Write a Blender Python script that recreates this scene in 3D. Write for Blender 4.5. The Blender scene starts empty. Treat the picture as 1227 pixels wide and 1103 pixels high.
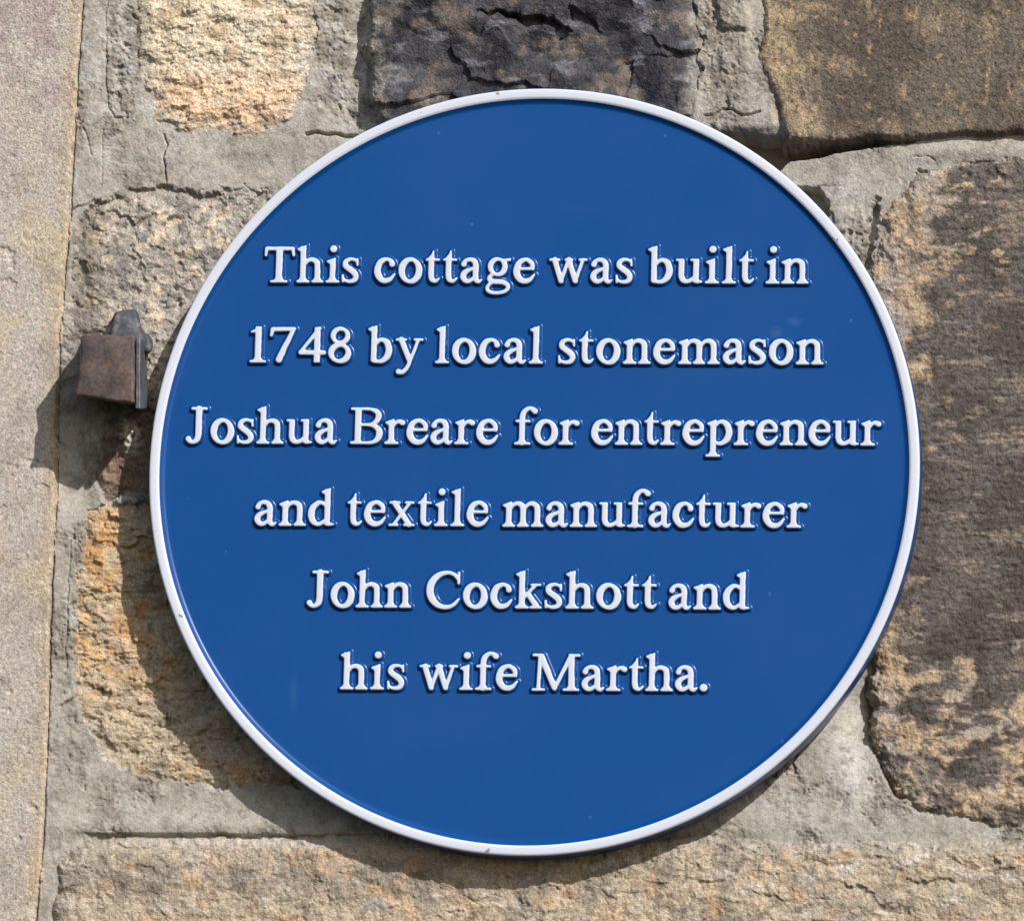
import bpy, bmesh, math, random
import numpy as np
from mathutils import Vector, Matrix

random.seed(4)
SC = bpy.context.scene
COL = SC.collection

# ------------------------------------------------------------------ camera
PW, PH = 1227.0, 1103.0            # the photograph's size: 1 px is about half a millimetre on the wall
ALPHA, BETA = math.radians(8.0), math.radians(9.5)
ROLL = 0.0262
DIST = 4.5
FRONT = 0.024                       # the plaque's rim stands this far off the wall plane (y = 0)
LENS = 36.0 * DIST / 0.6074
TARGET = Vector((0.0, -FRONT, 2.4))
cvec = Vector((math.sin(ALPHA) * math.cos(BETA), -math.cos(ALPHA) * math.cos(BETA), -math.sin(BETA)))
CAMPOS = TARGET + cvec * DIST
FWD = -cvec
RIGHT0 = FWD.cross(Vector((0, 0, 1))).normalized()
UP0 = RIGHT0.cross(FWD).normalized()
cr, sr = math.cos(ROLL), math.sin(ROLL)
RIGHT = RIGHT0 * cr + UP0 * sr
UP = UP0 * cr - RIGHT0 * sr
cam = bpy.data.objects.new('camera', bpy.data.cameras.new('camera'))
COL.objects.link(cam)
cam.data.lens = LENS
cam.data.sensor_width = 36.0
cam.data.clip_start = 0.05
cam.data.clip_end = 500.0
M = Matrix.Identity(4)
for i in range(3):
    M[i][0], M[i][1], M[i][2], M[i][3] = RIGHT[i], UP[i], -FWD[i], CAMPOS[i]
cam.matrix_world = M
SC.camera = cam

# ------------------------------------------------------------------ sky, sun, exposure
SUNV = Vector((0.82, -1.0, 0.88)).normalized()
w = bpy.data.worlds.new('World')
SC.world = w
w.use_nodes = True
wn, wl = w.node_tree.nodes, w.node_tree.links
wn.clear()
sky = wn.new('ShaderNodeTexSky')
sky.sky_type = 'NISHITA'
sky.sun_disc = False
sky.sun_elevation = math.asin(SUNV.z)
sky.sun_rotation = math.atan2(SUNV.x, SUNV.y)
sky.dust_density = 1.3
sky.air_density = 1.0
bg = wn.new('ShaderNodeBackground')
bg.inputs[1].default_value = 0.10
wo = wn.new('ShaderNodeOutputWorld')
wl.new(sky.outputs[0], bg.inputs[0])
wl.new(bg.outputs[0], wo.inputs[0])
sd = bpy.data.lights.new('sun', 'SUN')
sd.energy = 4.0
sd.angle = math.radians(0.5)
sd.color = (1.0, 0.97, 0.935)
sun = bpy.data.objects.new('sun', sd)
sun.rotation_euler = SUNV.to_track_quat('Z', 'Y').to_euler()
sun.location = (3, -4, 7)
COL.objects.link(sun)
SC.view_settings.view_transform = 'Standard'
SC.view_settings.look = 'None'
SC.view_settings.exposure = 0.0
SC.view_settings.gamma = 1.0
SC.view_settings.use_curve_mapping = False

# ------------------------------------------------------------------ helpers
def plane_xz(px, py, y=0.0):
    """The point of the plane y = const that the photograph shows at a pixel (numpy arrays or numbers)."""
    px = np.asarray(px, dtype=np.float64); py = np.asarray(py, dtype=np.float64)
    k = 36.0 / LENS / PW
    u = (px - PW / 2) * k
    v = -(py - PH / 2) * k
    dx = FWD.x + RIGHT.x * u + UP.x * v
    dy = FWD.y + RIGHT.y * u + UP.y * v
    dz = FWD.z + RIGHT.z * u + UP.z * v
    t = (y - CAMPOS.y) / dy
    return CAMPOS.x + dx * t, CAMPOS.z + dz * t

def empty(name, loc=(0, 0, 0)):
    o = bpy.data.objects.new(name, None)
    o.empty_display_size = 0.05
    o.location = loc
    COL.objects.link(o)
    return o

def link(name, me, mat=None, parent=None):
    o = bpy.data.objects.new(name, me)
    COL.objects.link(o)
    if mat is not None:
        me.materials.append(mat)
    if parent is not None:
        o.parent = parent
        o.matrix_parent_inverse = Matrix.Translation(-Vector(parent.location))
    return o

def tag(o, label=None, cat=None, group=None, kind=None):
    if label: o['label'] = label
    if cat: o['category'] = cat
    if group: o['group'] = group
    if kind: o['kind'] = kind
    return o

def mesh_np(name, verts, quads, smooth=True):
    me = bpy.data.meshes.new(name)
    verts = np.ascontiguousarray(verts, dtype=np.float32)
    quads = np.ascontiguousarray(quads, dtype=np.int32)
    me.vertices.add(len(verts)); me.vertices.foreach_set('co', verts.ravel())
    n = len(quads)
    me.loops.add(n * 4); me.loops.foreach_set('vertex_index', quads.ravel())
    me.polygons.add(n)
    me.polygons.foreach_set('loop_start', np.arange(0, n * 4, 4, dtype=np.int32))
    me.polygons.foreach_set('loop_total', np.full(n, 4, dtype=np.int32))
    me.polygons.foreach_set('use_smooth', np.full(n, smooth, dtype=bool))
    me.update(calc_edges=True)
    return me

# gradient noise on arrays of coordinates
def _tab(seed):
    r = np.random.RandomState(seed)
    a = r.rand(256 * 256).astype(np.float32) * 6.2831853
    return np.cos(a), np.sin(a)
_TABS = {}
def noise(x, y, seed=0):
    if seed not in _TABS: _TABS[seed] = _tab(seed + 11)
    gc, gs = _TABS[seed]
    x = x.astype(np.float32); y = y.astype(np.float32)
    fx = np.floor(x); fy = np.floor(y)
    ix = fx.astype(np.int32) & 255; iy = fy.astype(np.int32) & 255
    dx = x - fx; dy = y - fy
    ix1 = (ix + 1) & 255; iy1 = (iy + 1) & 255
    u = dx * dx * dx * (dx * (dx * 6 - 15) + 10)
    v = dy * dy * dy * (dy * (dy * 6 - 15) + 10)
    def g(i, j, ax, ay):
        k = j * 256 + i
        return gc[k] * ax + gs[k] * ay
    a = g(ix, iy, dx, dy); b = g(ix1, iy, dx - 1, dy)
    c = g(ix, iy1, dx, dy - 1); d = g(ix1, iy1, dx - 1, dy - 1)
    ab = a + (b - a) * u; cd = c + (d - c) * u
    return (ab + (cd - ab) * v) * 1.5
def fbm(x, y, sc, octv=4, seed=0, gain=0.5, sx=1.0, sy=1.0):
    s = 0; a = 1.0; t = 0
    for o in range(octv):
        f = 2.03 ** o / sc
        s = s + a * noise(x * f * sx + 17.3 * o, y * f * sy + 9.1 * o, seed + o)
        t += a; a *= gain
    return s / t * 1.4
def ridged(x, y, sc, octv=4, seed=0, gain=0.5, sx=1.0, sy=1.0):
    s = 0; a = 1.0; t = 0
    for o in range(octv):
        f = 2.03 ** o / sc
        s = s + a * (1 - 2.2 * np.abs(noise(x * f * sx + 7.7 * o, y * f * sy + 3.1 * o, seed + o)))
        t += a; a *= gain
    return s / t
def sstep(a, b, x):
    t = np.clip((x - a) / (b - a), 0, 1)
    return t * t * (3 - 2 * t)
def mixc(c0, c1, t):
    return c0 + (c1 - c0) * t[..., None]
def C(r, g, b):
    """a colour given the way a paint card shows it (sRGB 0-255), as linear albedo"""
    v = np.array([r, g, b], dtype=np.float32) / 255.0
    return np.where(v <= 0.04045, v / 12.92, ((v + 0.055) / 1.055) ** 2.4).astype(np.float32)
def poly_sdf(x, y, pts):
    d = np.full(x.shape, 1e12, dtype=np.float32)
    inside = np.zeros(x.shape, dtype=bool)
    n = len(pts)
    for i in range(n):
        ax, ay = pts[i]; bx, by = pts[(i + 1) % n]
        ex, ey = bx - ax, by - ay
        wx, wy = x - ax, y - ay
        t = np.clip((wx * ex + wy * ey) / (ex * ex + ey * ey + 1e-9), 0, 1)
        qx, qy = wx - ex * t, wy - ey * t
        d = np.minimum(d, qx * qx + qy * qy)
        if ay != by:
            c = ((ay <= y) & (y < by)) | ((by <= y) & (y < ay))
            inside ^= c & (x < ax + ex * (y - ay) / ey)
    d = np.sqrt(d)
    return np.where(inside, -d, d)
def line_dist(x, y, pts):
    d = np.full(x.shape, 1e12, dtype=np.float32)
    for (ax, ay), (bx, by) in zip(pts[:-1], pts[1:]):
        ex, ey = bx - ax, by - ay
        wx, wy = x - ax, y - ay
        t = np.clip((wx * ex + wy * ey) / (ex * ex + ey * ey + 1e-9), 0, 1)
        d = np.minimum(d, (wx - ex * t) ** 2 + (wy - ey * t) ** 2)
    return np.sqrt(d)

# ------------------------------------------------------------------ materials
def nodes_of(name):
    m = bpy.data.materials.new(name)
    m.use_nodes = True
    nt = m.node_tree
    return m, nt, nt.nodes['Principled BSDF']

def masonry_material(name, grain=1.0, bump=0.5, rough=0.9):
    """colour attribute (the stone's own staining) broken up by two procedural grain noises, with grain bump"""
    m, nt, b = nodes_of(name)
    N, L = nt.nodes, nt.links
    at = N.new('ShaderNodeAttribute'); at.attribute_name = 'tone'
    tc = N.new('ShaderNodeTexCoord')
    n1 = N.new('ShaderNodeTexNoise'); n1.inputs['Scale'].default_value = 900; n1.inputs['Detail'].default_value = 3
    n2 = N.new('ShaderNodeTexNoise'); n2.inputs['Scale'].default_value = 330; n2.inputs['Detail'].default_value = 4
    n3 = N.new('ShaderNodeTexVoronoi'); n3.inputs['Scale'].default_value = 700
    for q in (n1, n2, n3): L.new(tc.outputs['Object'], q.inputs['Vector'])
    r1 = N.new('ShaderNodeMapRange'); r1.inputs[1].default_value = 0.3; r1.inputs[2].default_value = 0.7
    r1.inputs[3].default_value = 1 - 0.34 * grain; r1.inputs[4].default_value = 1 + 0.34 * grain
    L.new(n1.outputs['Fac'], r1.inputs[0])
    r2 = N.new('ShaderNodeMapRange'); r2.inputs[1].default_value = 0.3; r2.inputs[2].default_value = 0.7
    r2.inputs[3].default_value = 1 - 0.16 * grain; r2.inputs[4].default_value = 1 + 0.16 * grain
    L.new(n2.outputs['Fac'], r2.inputs[0])
    mu = N.new('ShaderNodeMath'); mu.operation = 'MULTIPLY'
    L.new(r1.outputs[0], mu.inputs[0]); L.new(r2.outputs[0], mu.inputs[1])
    sc = N.new('ShaderNodeVectorMath'); sc.operation = 'SCALE'
    L.new(at.outputs['Color'], sc.inputs[0]); L.new(mu.outputs[0], sc.inputs['Scale'])
    # single grains of another hue
    mx = N.new('ShaderNodeMix'); mx.data_type = 'RGBA'; mx.blend_type = 'OVERLAY'
    mx.inputs[0].default_value = 0.05 * grain
    L.new(sc.outputs[0], mx.inputs[6]); L.new(n3.outputs['Color'], mx.inputs[7])
    L.new(mx.outputs[2], b.inputs['Base Color'])
    b.inputs['Roughness'].default_value = rough
    b.inputs['Specular IOR Level'].default_value = 0.25
    ad = N.new('ShaderNodeMath'); ad.operation = 'MULTIPLY_ADD'; ad.inputs[1].default_value = 0.6
    L.new(n2.outputs['Fac'], ad.inputs[0]); L.new(n1.outputs['Fac'], ad.inputs[2])
    bp = N.new('ShaderNodeBump'); bp.inputs['Strength'].default_value = bump; bp.inputs['Distance'].default_value = 0.0012
    L.new(ad.outputs[0], bp.inputs['Height']); L.new(bp.outputs[0], b.inputs['Normal'])
    return m

MAT_ROUGH = masonry_material('rough_sandstone', 1.0, 0.6)
MAT_SMOOTH = masonry_material('dressed_sandstone', 1.0, 0.45)
MAT_DARK = masonry_material('sooty_sandstone', 1.0, 0.6, 0.55)
MAT_MORTAR = masonry_material('lime_mortar', 0.55, 0.42)

# ------------------------------------------------------------------ the wall: one field of heights, cut into stones and mortar
def axis(a, b, lo, hi, step):
    core = np.arange(lo, hi, step)
    left = [lo]; s = step
    while left[-1] > a: s *= 1.06; left.append(left[-1] - s)
    right = [core[-1]]; s = step
    while right[-1] < b: s *= 1.06; right.append(right[-1] + s)
    return np.concatenate([np.array(left[:0:-1]), core, np.array(right[1:])]).astype(np.float32)
STEP = 1.15
ax_x = axis(-620, 2000, -12, 1240, STEP)
ax_y = axis(-560, 1700, -12, 1116, STEP)
GX, GY = np.meshgrid(ax_x, ax_y)
NY, NX = GX.shape

# warped coordinates make every edge uneven
WX = GX + 6.0 * fbm(GX, GY, 60, 4, 1, 0.55) + 3.0 * fbm(GX, GY, 15, 4, 21, 0.65)
WY = GY + 6.0 * fbm(GX, GY, 60, 4, 41, 0.55) + 3.0 * fbm(GX, GY, 15, 4, 61, 0.65)
F1 = fbm(GX, GY, 150, 5, 100, 0.55)
F2 = fbm(GX, GY, 40, 5, 110, 0.6)
F3 = fbm(GX, GY, 12, 4, 120, 0.6)
F4 = fbm(GX, GY, 4.5, 2, 130, 0.6)

def facets(x, y, sx, sy, seed, tilt, step, wob=0.35):
    """broken rock: cells, each its own tilted plane with its own offset (mm)"""
    xw = x + wob * sx * fbm(x, y, sx * 0.9, 4, seed + 1, 0.6); yw = y + wob * sy * fbm(x, y, sx * 0.9, 4, seed + 2, 0.6)
    r = np.random.RandomState(seed)
    JX = r.rand(64, 64).astype(np.float32); JY = r.rand(64, 64).astype(np.float32)
    TX = r.randn(64, 64).astype(np.float32); TY = r.randn(64, 64).astype(np.float32); O = r.randn(64, 64).astype(np.float32)
    cx = np.floor(xw / sx).astype(np.int32); cy = np.floor(yw / sy).astype(np.int32)
    best = np.full(x.shape, 1e9, dtype=np.float32); out = np.zeros(x.shape, dtype=np.float32)
    for dj in (-1, 0, 1):
        for di in (-1, 0, 1):
            i = cx + di; j = cy + dj
            a, b_ = i & 63, j & 63
            px = (xw / sx - i - JX[b_, a]); py = (yw / sy - j - JY[b_, a])
            dd = px * px + py * py
            v = step * O[b_, a] + tilt * (TX[b_, a] * px + TY[b_, a] * py)
            win = dd < best
            best = np.where(win, dd, best); out = np.where(win, v, out)
    return out

# ---- mortar height (mm towards the viewer) and colour
def blob(cx, cy, rx, ry, a):
    return a * np.exp(-((GX - cx) / rx) ** 2 - ((GY - cy) / ry) ** 2)
crumb = sstep(0.0, 0.5, fbm(GX, GY, 90, 3, 150) + 0.16)
crumb = np.maximum(crumb, sstep(40, 10, np.abs(GX - 870)) * sstep(190, 150, GY) * 0.9)
crumb = np.maximum(crumb, sstep(24, 8, np.abs(GX - 146)) * sstep(158, 140, GY) * 0.9)
crumb = np.maximum(crumb, sstep(30, 8, np.abs(GX - 385)) * sstep(150, 130, GY) * 0.4)
crumb = np.maximum(crumb, sstep(35, 5, np.abs(GX - 95)) * sstep(40, 10, np.abs(GY - 880)) * 0.6)
for (cx, cy, rx, ry) in ((290, 190, 200, 34), (112, 80, 16, 120), (280, 968, 220, 26), (1015, 905, 34, 75), (1015, 215, 80, 42), (75, 960, 26, 60), (880, 975, 90, 22), (1150, 180, 100, 12)):
    crumb *= 1 - 0.8 * np.exp(-(((GX - cx) / rx) ** 2 + ((GY - cy) / ry) ** 2) ** 2)
HM = -3.0 + 0.35 * F1 + 0.30 * F2 + crumb * (1.1 * F2 + 0.9 * F3 + 0.35 * F4) + 0.10 * F4 + 0.22 * fbm(GX, GY, 9, 4, 155, 0.65)
HM += blob(108, 60, 22, 150, 2.0) + blob(70, 900, 30, 260, 1.4)
HM += blob(92, 545, 26, 62, -7.0) + blob(150, 520, 40, 40, -4) + blob(128, 494, 34, 16, -9)
HM += blob(945, 205, 60, 45, -4.0) + blob(1170, 178, 90, 16, 3.5)
HM += blob(432, 35, 12, 40, -9.0) + blob(425, 120, 22, 40, -3)
HM += blob(1034, 845, 26, 60, -10.0) + blob(1015, 925, 24, 40, 3.0) + blob(980, 985, 60, 20, 1.5)
HM += blob(280, 990, 260, 14, 2.6) + blob(860, 985, 90, 18, 1.0)
# pointed ridge in the joint between the black stone and the brown stone
HM += 2.6 * sstep(22, 12, np.abs(WX - 882)) * sstep(45, 38, np.abs(GY + 5) + 0 * GX) + 1.3 * sstep(20, 13, np.abs(WX - 880)) * sstep(92, 84, GY)
# hard ledge where the bed joint was struck off over the lower stone
HM -= 3.6 * sstep(997, 999.5, WY * 0.35 + GY * 0.65 - 0.006 * (GX - 250)) * sstep(80, 130, GX) * sstep(640, 420, GX)
cracks = [([(1040, 815), (1043, 860), (1054, 905), (1078, 950)], 4.5, 7.0),
          ([(197, 160), (200, 172), (194, 186), (197, 203), (198, 222)], 0.9, 3.0),
          
          ([(127, 60), (128, 125), (136, 140), (152, 141)], 0.8, 2.2),
          ([(122, 150), (121, 222)], 0.5, 1.0), ([(128, 0), (126, 60)], 0.6, 1.4),
          ([(98, 150), (106, 168), (109, 184)], 0.6, 1.4),
          ([(85, 250), (93, 246), (104, 245), (112, 238)], 0.9, 3.0),
          ([(366, 160), (380, 158), (400, 159), (430, 163)], 1.5, 6.0),
          ([(82, 640), (80, 720), (78, 800)], 0.7, 1.5), ([(64, 665), (62, 740)], 0.8, 2.0),
          ([(70, 846), (92, 832), (100, 820)], 1.3, 3.0),
          ([(846, 140), (858, 138), (868, 131), (880, 133), (890, 140), (900, 139), (912, 134)], 1.0, 3.4),
          ([(953, 221), (985, 219), (1010, 221)], 0.5, 1.0),
          ([(1095, 186), (1110, 184), (1120, 190)], 0.7, 1.6)]
for pts, wd, dp in cracks:
    HM -= dp * np.exp(-(line_dist(WX * 0.5 + GX * 0.5, WY * 0.5 + GY * 0.5, pts) / wd) ** 2)
pits = noise(GX / 5.5, GY / 5.5, 300)
HM -= 0.5 * sstep(0.70, 0.9, pits)
hol = fbm(WX, WY, 17, 4, 303, 0.6)
HM -= crumb * 2.8 * sstep(0.30, 0.75, hol) + crumb * 0.8 * sstep(0.1, 0.5, fbm(WX, WY, 9, 3, 308, 0.6)) - crumb * 1.2 * fbm(WX, WY, 22, 5, 309, 0.65)
HM += 6.5 * sstep(66, 44, np.abs(GX - 880)) * sstep(168, 150, GY + 6 * F2)
HM -= 28 * sstep(3, -3, poly_sdf(GX, GY + 2.5 * F2, [(860, 160), (1000, 168), (1104, 162), (1094, 169), (1040, 174), (1000, 180), (944, 190), (925, 206), (900, 215), (862, 190)]))
HM -= 17 * sstep(3, -3, poly_sdf(GX + 5 * F2 + 3 * F3, GY + 5 * F2, [(955, 224), (978, 222), (988, 238), (990, 256), (970, 250)]))
HM -= 7 * sstep(3, -3, poly_sdf(GX + 9 * F2 + 5 * F3, GY + 8 * F2, [(1036, 262), (1052, 236), (1050, 276), (1044, 330), (1036, 320)]))
HM += 1.6 * sstep(2, -2, np.abs(WX - 1015) - 20) * sstep(244, 250, WY) * sstep(320, 300, GY)

mort = np.empty(GX.shape + (3,), dtype=np.float32)
mort[:] = C(184, 176, 162)
mort = mixc(mort, C(188, 182, 172), sstep(-0.1, 0.5, F1) * 0.8)
mort = mixc(mort, C(150, 140, 126), sstep(0.0, 0.6, fbm(GX, GY, 70, 4, 160)) * 0.6)
mort = mixc(mort, C(146, 136, 122), crumb * 0.75)
mort = mixc(mort, C(112, 106, 100), crumb * sstep(0.0, 0.4, fbm(GX, GY, 14, 4, 168, 0.6)) * 0.6)
mort = mixc(mort, C(200, 196, 188), sstep(-6, 4, 845 - WX) * sstep(160, 130, GY) * sstep(-0.1, 0.25, fbm(GX, GY, 20, 4, 169)) * 0.6)
mort = mixc(mort, C(200, 198, 192), sstep(0.2, 0.7, fbm(GX, GY, 55, 4, 165)) * 0.35 + 0 * F1)
mort = mixc(mort, C(214, 212, 206), np.clip(blob(1016, 915, 26, 50, 0.65), 0, 1))
mort = mixc(mort, C(205, 196, 186), np.clip(blob(300, 1008, 170, 9, 0.8), 0, 1))
mort = mixc(mort, C(140, 130, 114), sstep(0.12, 0.55, fbm(WX, WY, 36, 5, 171, 0.62)) * 0.55)
mort = mixc(mort, C(106, 100, 92), sstep(0.22, 0.5, fbm(WX, WY, 15, 4, 173, 0.65)) * 0.45)
mort = mixc(mort, C(206, 196, 178), sstep(0.05, 0.45, fbm(WX, WY, 24, 5, 175, 0.62)) * 0.4)
mort *= (1 + 0.12 * F3 + 0.11 * F4)[..., None]

H = HM.copy()
COLR = mort
mort0 = mort.copy()
LAB = np.zeros(GX.shape, dtype=np.int32)           # 0 = mortar

# the old iron hole and its rust stain are on the stones themselves
def rough_face(x, y, seed, sc=60, amp=4.0, terr=0.0, sx=1, sy=1):
    f = fbm(x, y, sc, 6, seed, 0.58, sx, sy)
    if terr:
        q = f * terr
        fl = np.floor(q); fr = q - fl
        f = 0.45 * f + 0.55 * (fl + sstep(0.62, 1.0, fr)) / terr
    return amp * f

def fields(poly, pad=30):
    xs = [p[0] for p in poly]; ys = [p[1] for p in poly]
    i0, i1 = np.searchsorted(ax_x, [min(xs) - pad, max(xs) + pad])
    j0, j1 = np.searchsorted(ax_y, [min(ys) - pad, max(ys) + pad])
    return slice(max(j0, 0), min(j1, NY)), slice(max(i0, 0), min(i1, NX))

STONES = []
def stone(label, poly, p0, fall, wd, face, paint, mat, warp=1.0, slope=1.4, under=14.0, smear=0.65):
    s = fields(poly)
    x, y = GX[s], GY[s]
    wx = x + (WX[s] - x) * warp; wy = y + (WY[s] - y) * warp
    d = -poly_sdf(wx, wy, poly)                    # inside is positive
    e = np.where(d > 0, -fall * np.exp(-np.maximum(d, 0) / wd), -fall + slope * d)
    h = p0 + e + face(x, y, d)
    h = np.where(d < -12, -60, h)
    mo = LAB[s] == 0
    H[s] = np.where(mo, H[s] - under * sstep(1.0, 12, d + 9.0 * F2[s] + 4.0 * F3[s] - 2.0), H[s])
    win = h > H[s]
    idx = len(STONES) + 1
    H[s] = np.where(win, h, H[s])
    LAB[s] = np.where(win, idx, LAB[s])
    pc = paint(x, y, d, h)
    if smear:
        pc = mixc(pc, mort0[s], np.clip(sstep(26, 0, d + 14 * fbm(x, y, 18, 4, 900 + idx, 0.6)), 0, 1) * smear)
    COLR[s] = np.where(win[..., None], pc, COLR[s])
    STONES.append((label, mat))

def base(x, c):
    a = np.empty(x.shape + (3,), dtype=np.float32); a[:] = c
    return a
def T(x, y, sc, seed, a, b, o=4, gain=0.55, sx=1, sy=1):
    return sstep(a, b, fbm(x, y, sc, o, seed, gain, sx, sy))

# --- A: cream stone, upper left
def fA(x, y, d): return rough_face(x + 0.5 * y, y, 200, 44, 3.6, 3.0, 0.8, 1.3) + 0.9 * fbm(x, y, 10, 4, 204, 0.6) + facets(x + 0.5 * y, y, 24, 16, 841, 0.7, 0.25, 0.5) + 0.8 * ridged(x + 0.6 * y, y, 24, 3, 207, 0.5, 0.7, 1.4)
def pA(x, y, d, h):
    c = base(x, C(230, 211, 180))
    c = mixc(c, C(208, 184, 148), T(x, y, 40, 210, -0.1, 0.5))
    c = mixc(c, C(240, 200, 158), sstep(75, 120, y + 14 * fbm(x, y, 30, 3, 214)) * 0.85)
    c = mixc(c, C(170, 150, 122), T(x, y, 14, 216, 0.2, 0.65) * 0.45)
    c = mixc(c, C(226, 214, 192), T(x, y, 22, 218, 0.2, 0.6) * 0.5)
    return c * (1 + 0.12 * fbm(x, y, 5, 2, 220))[..., None]
stone('cream rock-faced stone', [(158, -150), (384, -150), (380, 0), (374, 70), (362, 118), (338, 150), (300, 160), (262, 158), (215, 160), (184, 138), (170, 90), (160, 20)],
      -0.5, 3.5, 12, fA, pA, MAT_ROUGH)

# --- E: black stone behind the top of the plaque
def fE(x, y, d):
    f = 7.0 * fbm(x, y, 170, 2, 230, 0.4, 1, 1.4) + 2.6 * np.abs(fbm(x, y, 70, 2, 232, 0.4, 1, 1.5)) + 0.7 * fbm(x, y, 22, 3, 234, 0.5) + 0.2 * fbm(x, y, 5, 3, 236)
    f = f + facets(x, y, 110, 52, 801, 3.6, 0.8, 0.35) + 0.1 * ridged(x + 9 * fbm(x, y, 40, 3, 231), y, 60, 3, 235, 0.5, 0.6, 1.7)
    f = f - 9.0 * sstep(2.5, -3.0, poly_sdf(x + 8 * fbm(x, y, 25, 4, 239), y + 9 * fbm(x, y, 22, 4, 237), [(575, 14), (600, 15), (632, 22), (660, 24), (682, 34), (684, 45), (668, 45), (640, 36), (612, 25)]))
    f = f - 4.0 * sstep(3, -3, poly_sdf(x + 8 * fbm(x, y, 25, 4, 239), y + 9 * fbm(x, y, 22, 4, 237), [(688, 12), (700, 18), (724, 40), (720, 47), (700, 38), (690, 26)]))
    f = f + 5 * sstep(0, 12, y - 22 - 0.1 * (x - 600) + 10 * fbm(x, y, 50, 3, 238)) * sstep(560, 620, x) * sstep(760, 720, x)
    return f
def pE(x, y, d, h):
    c = base(x, C(74, 72, 77))
    c = mixc(c, C(46, 44, 50), T(x, y, 60, 240, -0.2, 0.3))
    c = mixc(c, C(124, 110, 99), T(x, y, 45, 244, 0.05, 0.5) * 0.8)
    c = mixc(c, C(136, 114, 94), T(x, y, 26, 248, 0.42, 0.75) * 0.5)
    c = mixc(c, C(150, 150, 158), T(x, y, 30, 252, 0.2, 0.6, 5, 0.6, 0.6, 1.4) * 0.5)
    return c * (1 + 0.20 * fbm(x, y, 6, 3, 256))[..., None]
stone('soot-blackened stone with flaked ledges', [(438, -150), (838, -150), (836, 0), (846, 60), (838, 120), (830, 150), (800, 232), (480, 232), (462, 170), (452, 130), (440, 60)],
      6.0, 10, 7, fE, pE, MAT_DARK)

# --- F: brown stone, upper right
def fF(x, y, d): return 1.0 * fbm(x, y, 90, 3, 260) + 0.55 * fbm(x, y, 9, 4, 264, 0.65) + 1.8 * fbm(x, y, 20, 3, 266) * sstep(60, 8, x - 905 + 20 * fbm(x, y, 30, 2, 267))
def pF(x, y, d, h):
    c = base(x, C(122, 110, 96))
    c = mixc(c, C(102, 90, 78), T(x, y, 110, 270, -0.2, 0.4))
    c = mixc(c, C(160, 140, 112), T(x, y, 50, 274, 0.15, 0.6) * 0.7)
    lf = sstep(85, 12, x - 905 + 40 * fbm(x, y, 45, 4, 278) - 0.25 * np.maximum(y - 60, 0))
    c = mixc(c, C(206, 178, 134), lf * (0.45 + 0.5 * T(x, y, 16, 279, -0.2, 0.3)))
    c = mixc(c, C(196, 164, 124), T(x, y, 14, 282, 0.34, 0.6) * 0.55)
    c = mixc(c, C(64, 58, 53), T(x, y, 7, 286, 0.08, 0.45, 4, 0.65) * 0.6)
    c = mixc(c, C(150, 128, 100), sstep(30, 4, d) * T(x, y, 20, 288, -0.2, 0.4) * 0.6)
    return c * (1 + 0.18 * fbm(x, y, 4, 2, 290))[..., None]
stone('smooth brown stone with tan left end', [(906, -150), (1700, -150), (1700, 160), (1227, 161), (1150, 162), (1090, 166), (985, 172), (944, 168), (934, 130), (914, 92), (908, 70), (918, 40), (912, 0)],
      6.0, 4, 3.0, fF, pF, MAT_ROUGH, 0.7, 2.5, smear=0.15)

# --- G: dark tooled stone on the right
def fG(x, y, d):
    tool = noise(x / 60, (y + 0.03 * x + 6 * fbm(x, y, 60, 2, 299)) / 9.5, 300) + 0.8 * noise(x / 22, y / 5, 301)
    f = 1.6 * fbm(x, y, 110, 4, 302) + 0.35 * tool * sstep(20, 70, d) + 0.7 * fbm(x, y, 8, 4, 304, 0.65)
    rimz = sstep(75, 15, d + 30 * fbm(x, y, 40, 3, 306))
    return f + rimz * (2.4 * fbm(x, y, 22, 4, 308) - 2.2)
def pG(x, y, d, h):
    c = base(x, C(111, 103, 96))
    c = mixc(c, C(92, 84, 77), T(x, y, 70, 310, -0.25, 0.3))
    streak = fbm(x, y, 46, 5, 314, 0.62, 0.7, 2.4)
    c = mixc(c, C(160, 142, 120), sstep(0.2, 0.4, streak) * 0.65)
    c = mixc(c, C(58, 53, 50), T(x, y, 9, 318, 0.0, 0.4, 4, 0.7, 0.8, 1.4) * 0.55)
    edge = sstep(78, 40, x - 1042 + 60 * fbm(x, y, 40, 5, 322, 0.6) - 40 * sstep(330, 200, y) + 40 * sstep(480, 620, y))
    low = sstep(-0.12, 0.12, fbm(x, y, 60, 5, 326) + (y - 830) / 330 - (x - 1110) / 330) * sstep(690, 800, y)
    up = sstep(-0.1, 0.15, fbm(x, y, 34, 5, 330, 0.6, 0.8, 1.5) - (x - 1120) / 200) * sstep(400, 270, y)
    tan = np.clip(np.maximum(np.maximum(edge * 0.9, low * 0.9), up * 0.9), 0, 1)
    tc = mixc(base(x, C(200, 172, 136)), C(180, 166, 150), T(x, y, 60, 334, -0.1, 0.4))
    tc = mixc(tc, C(206, 166, 116), T(x, y, 26, 336, 0.2, 0.6) * 0.7)
    spots = T(x, y, 30, 338, 0.10, 0.26, 5, 0.62, 0.7, 1.5)
    c = mixc(c, tc, tan * (1 - (0.9 - 0.45 * edge) * spots))
    return c * (1 + 0.20 * fbm(x, y, 4.5, 3, 342))[..., None]
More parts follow.
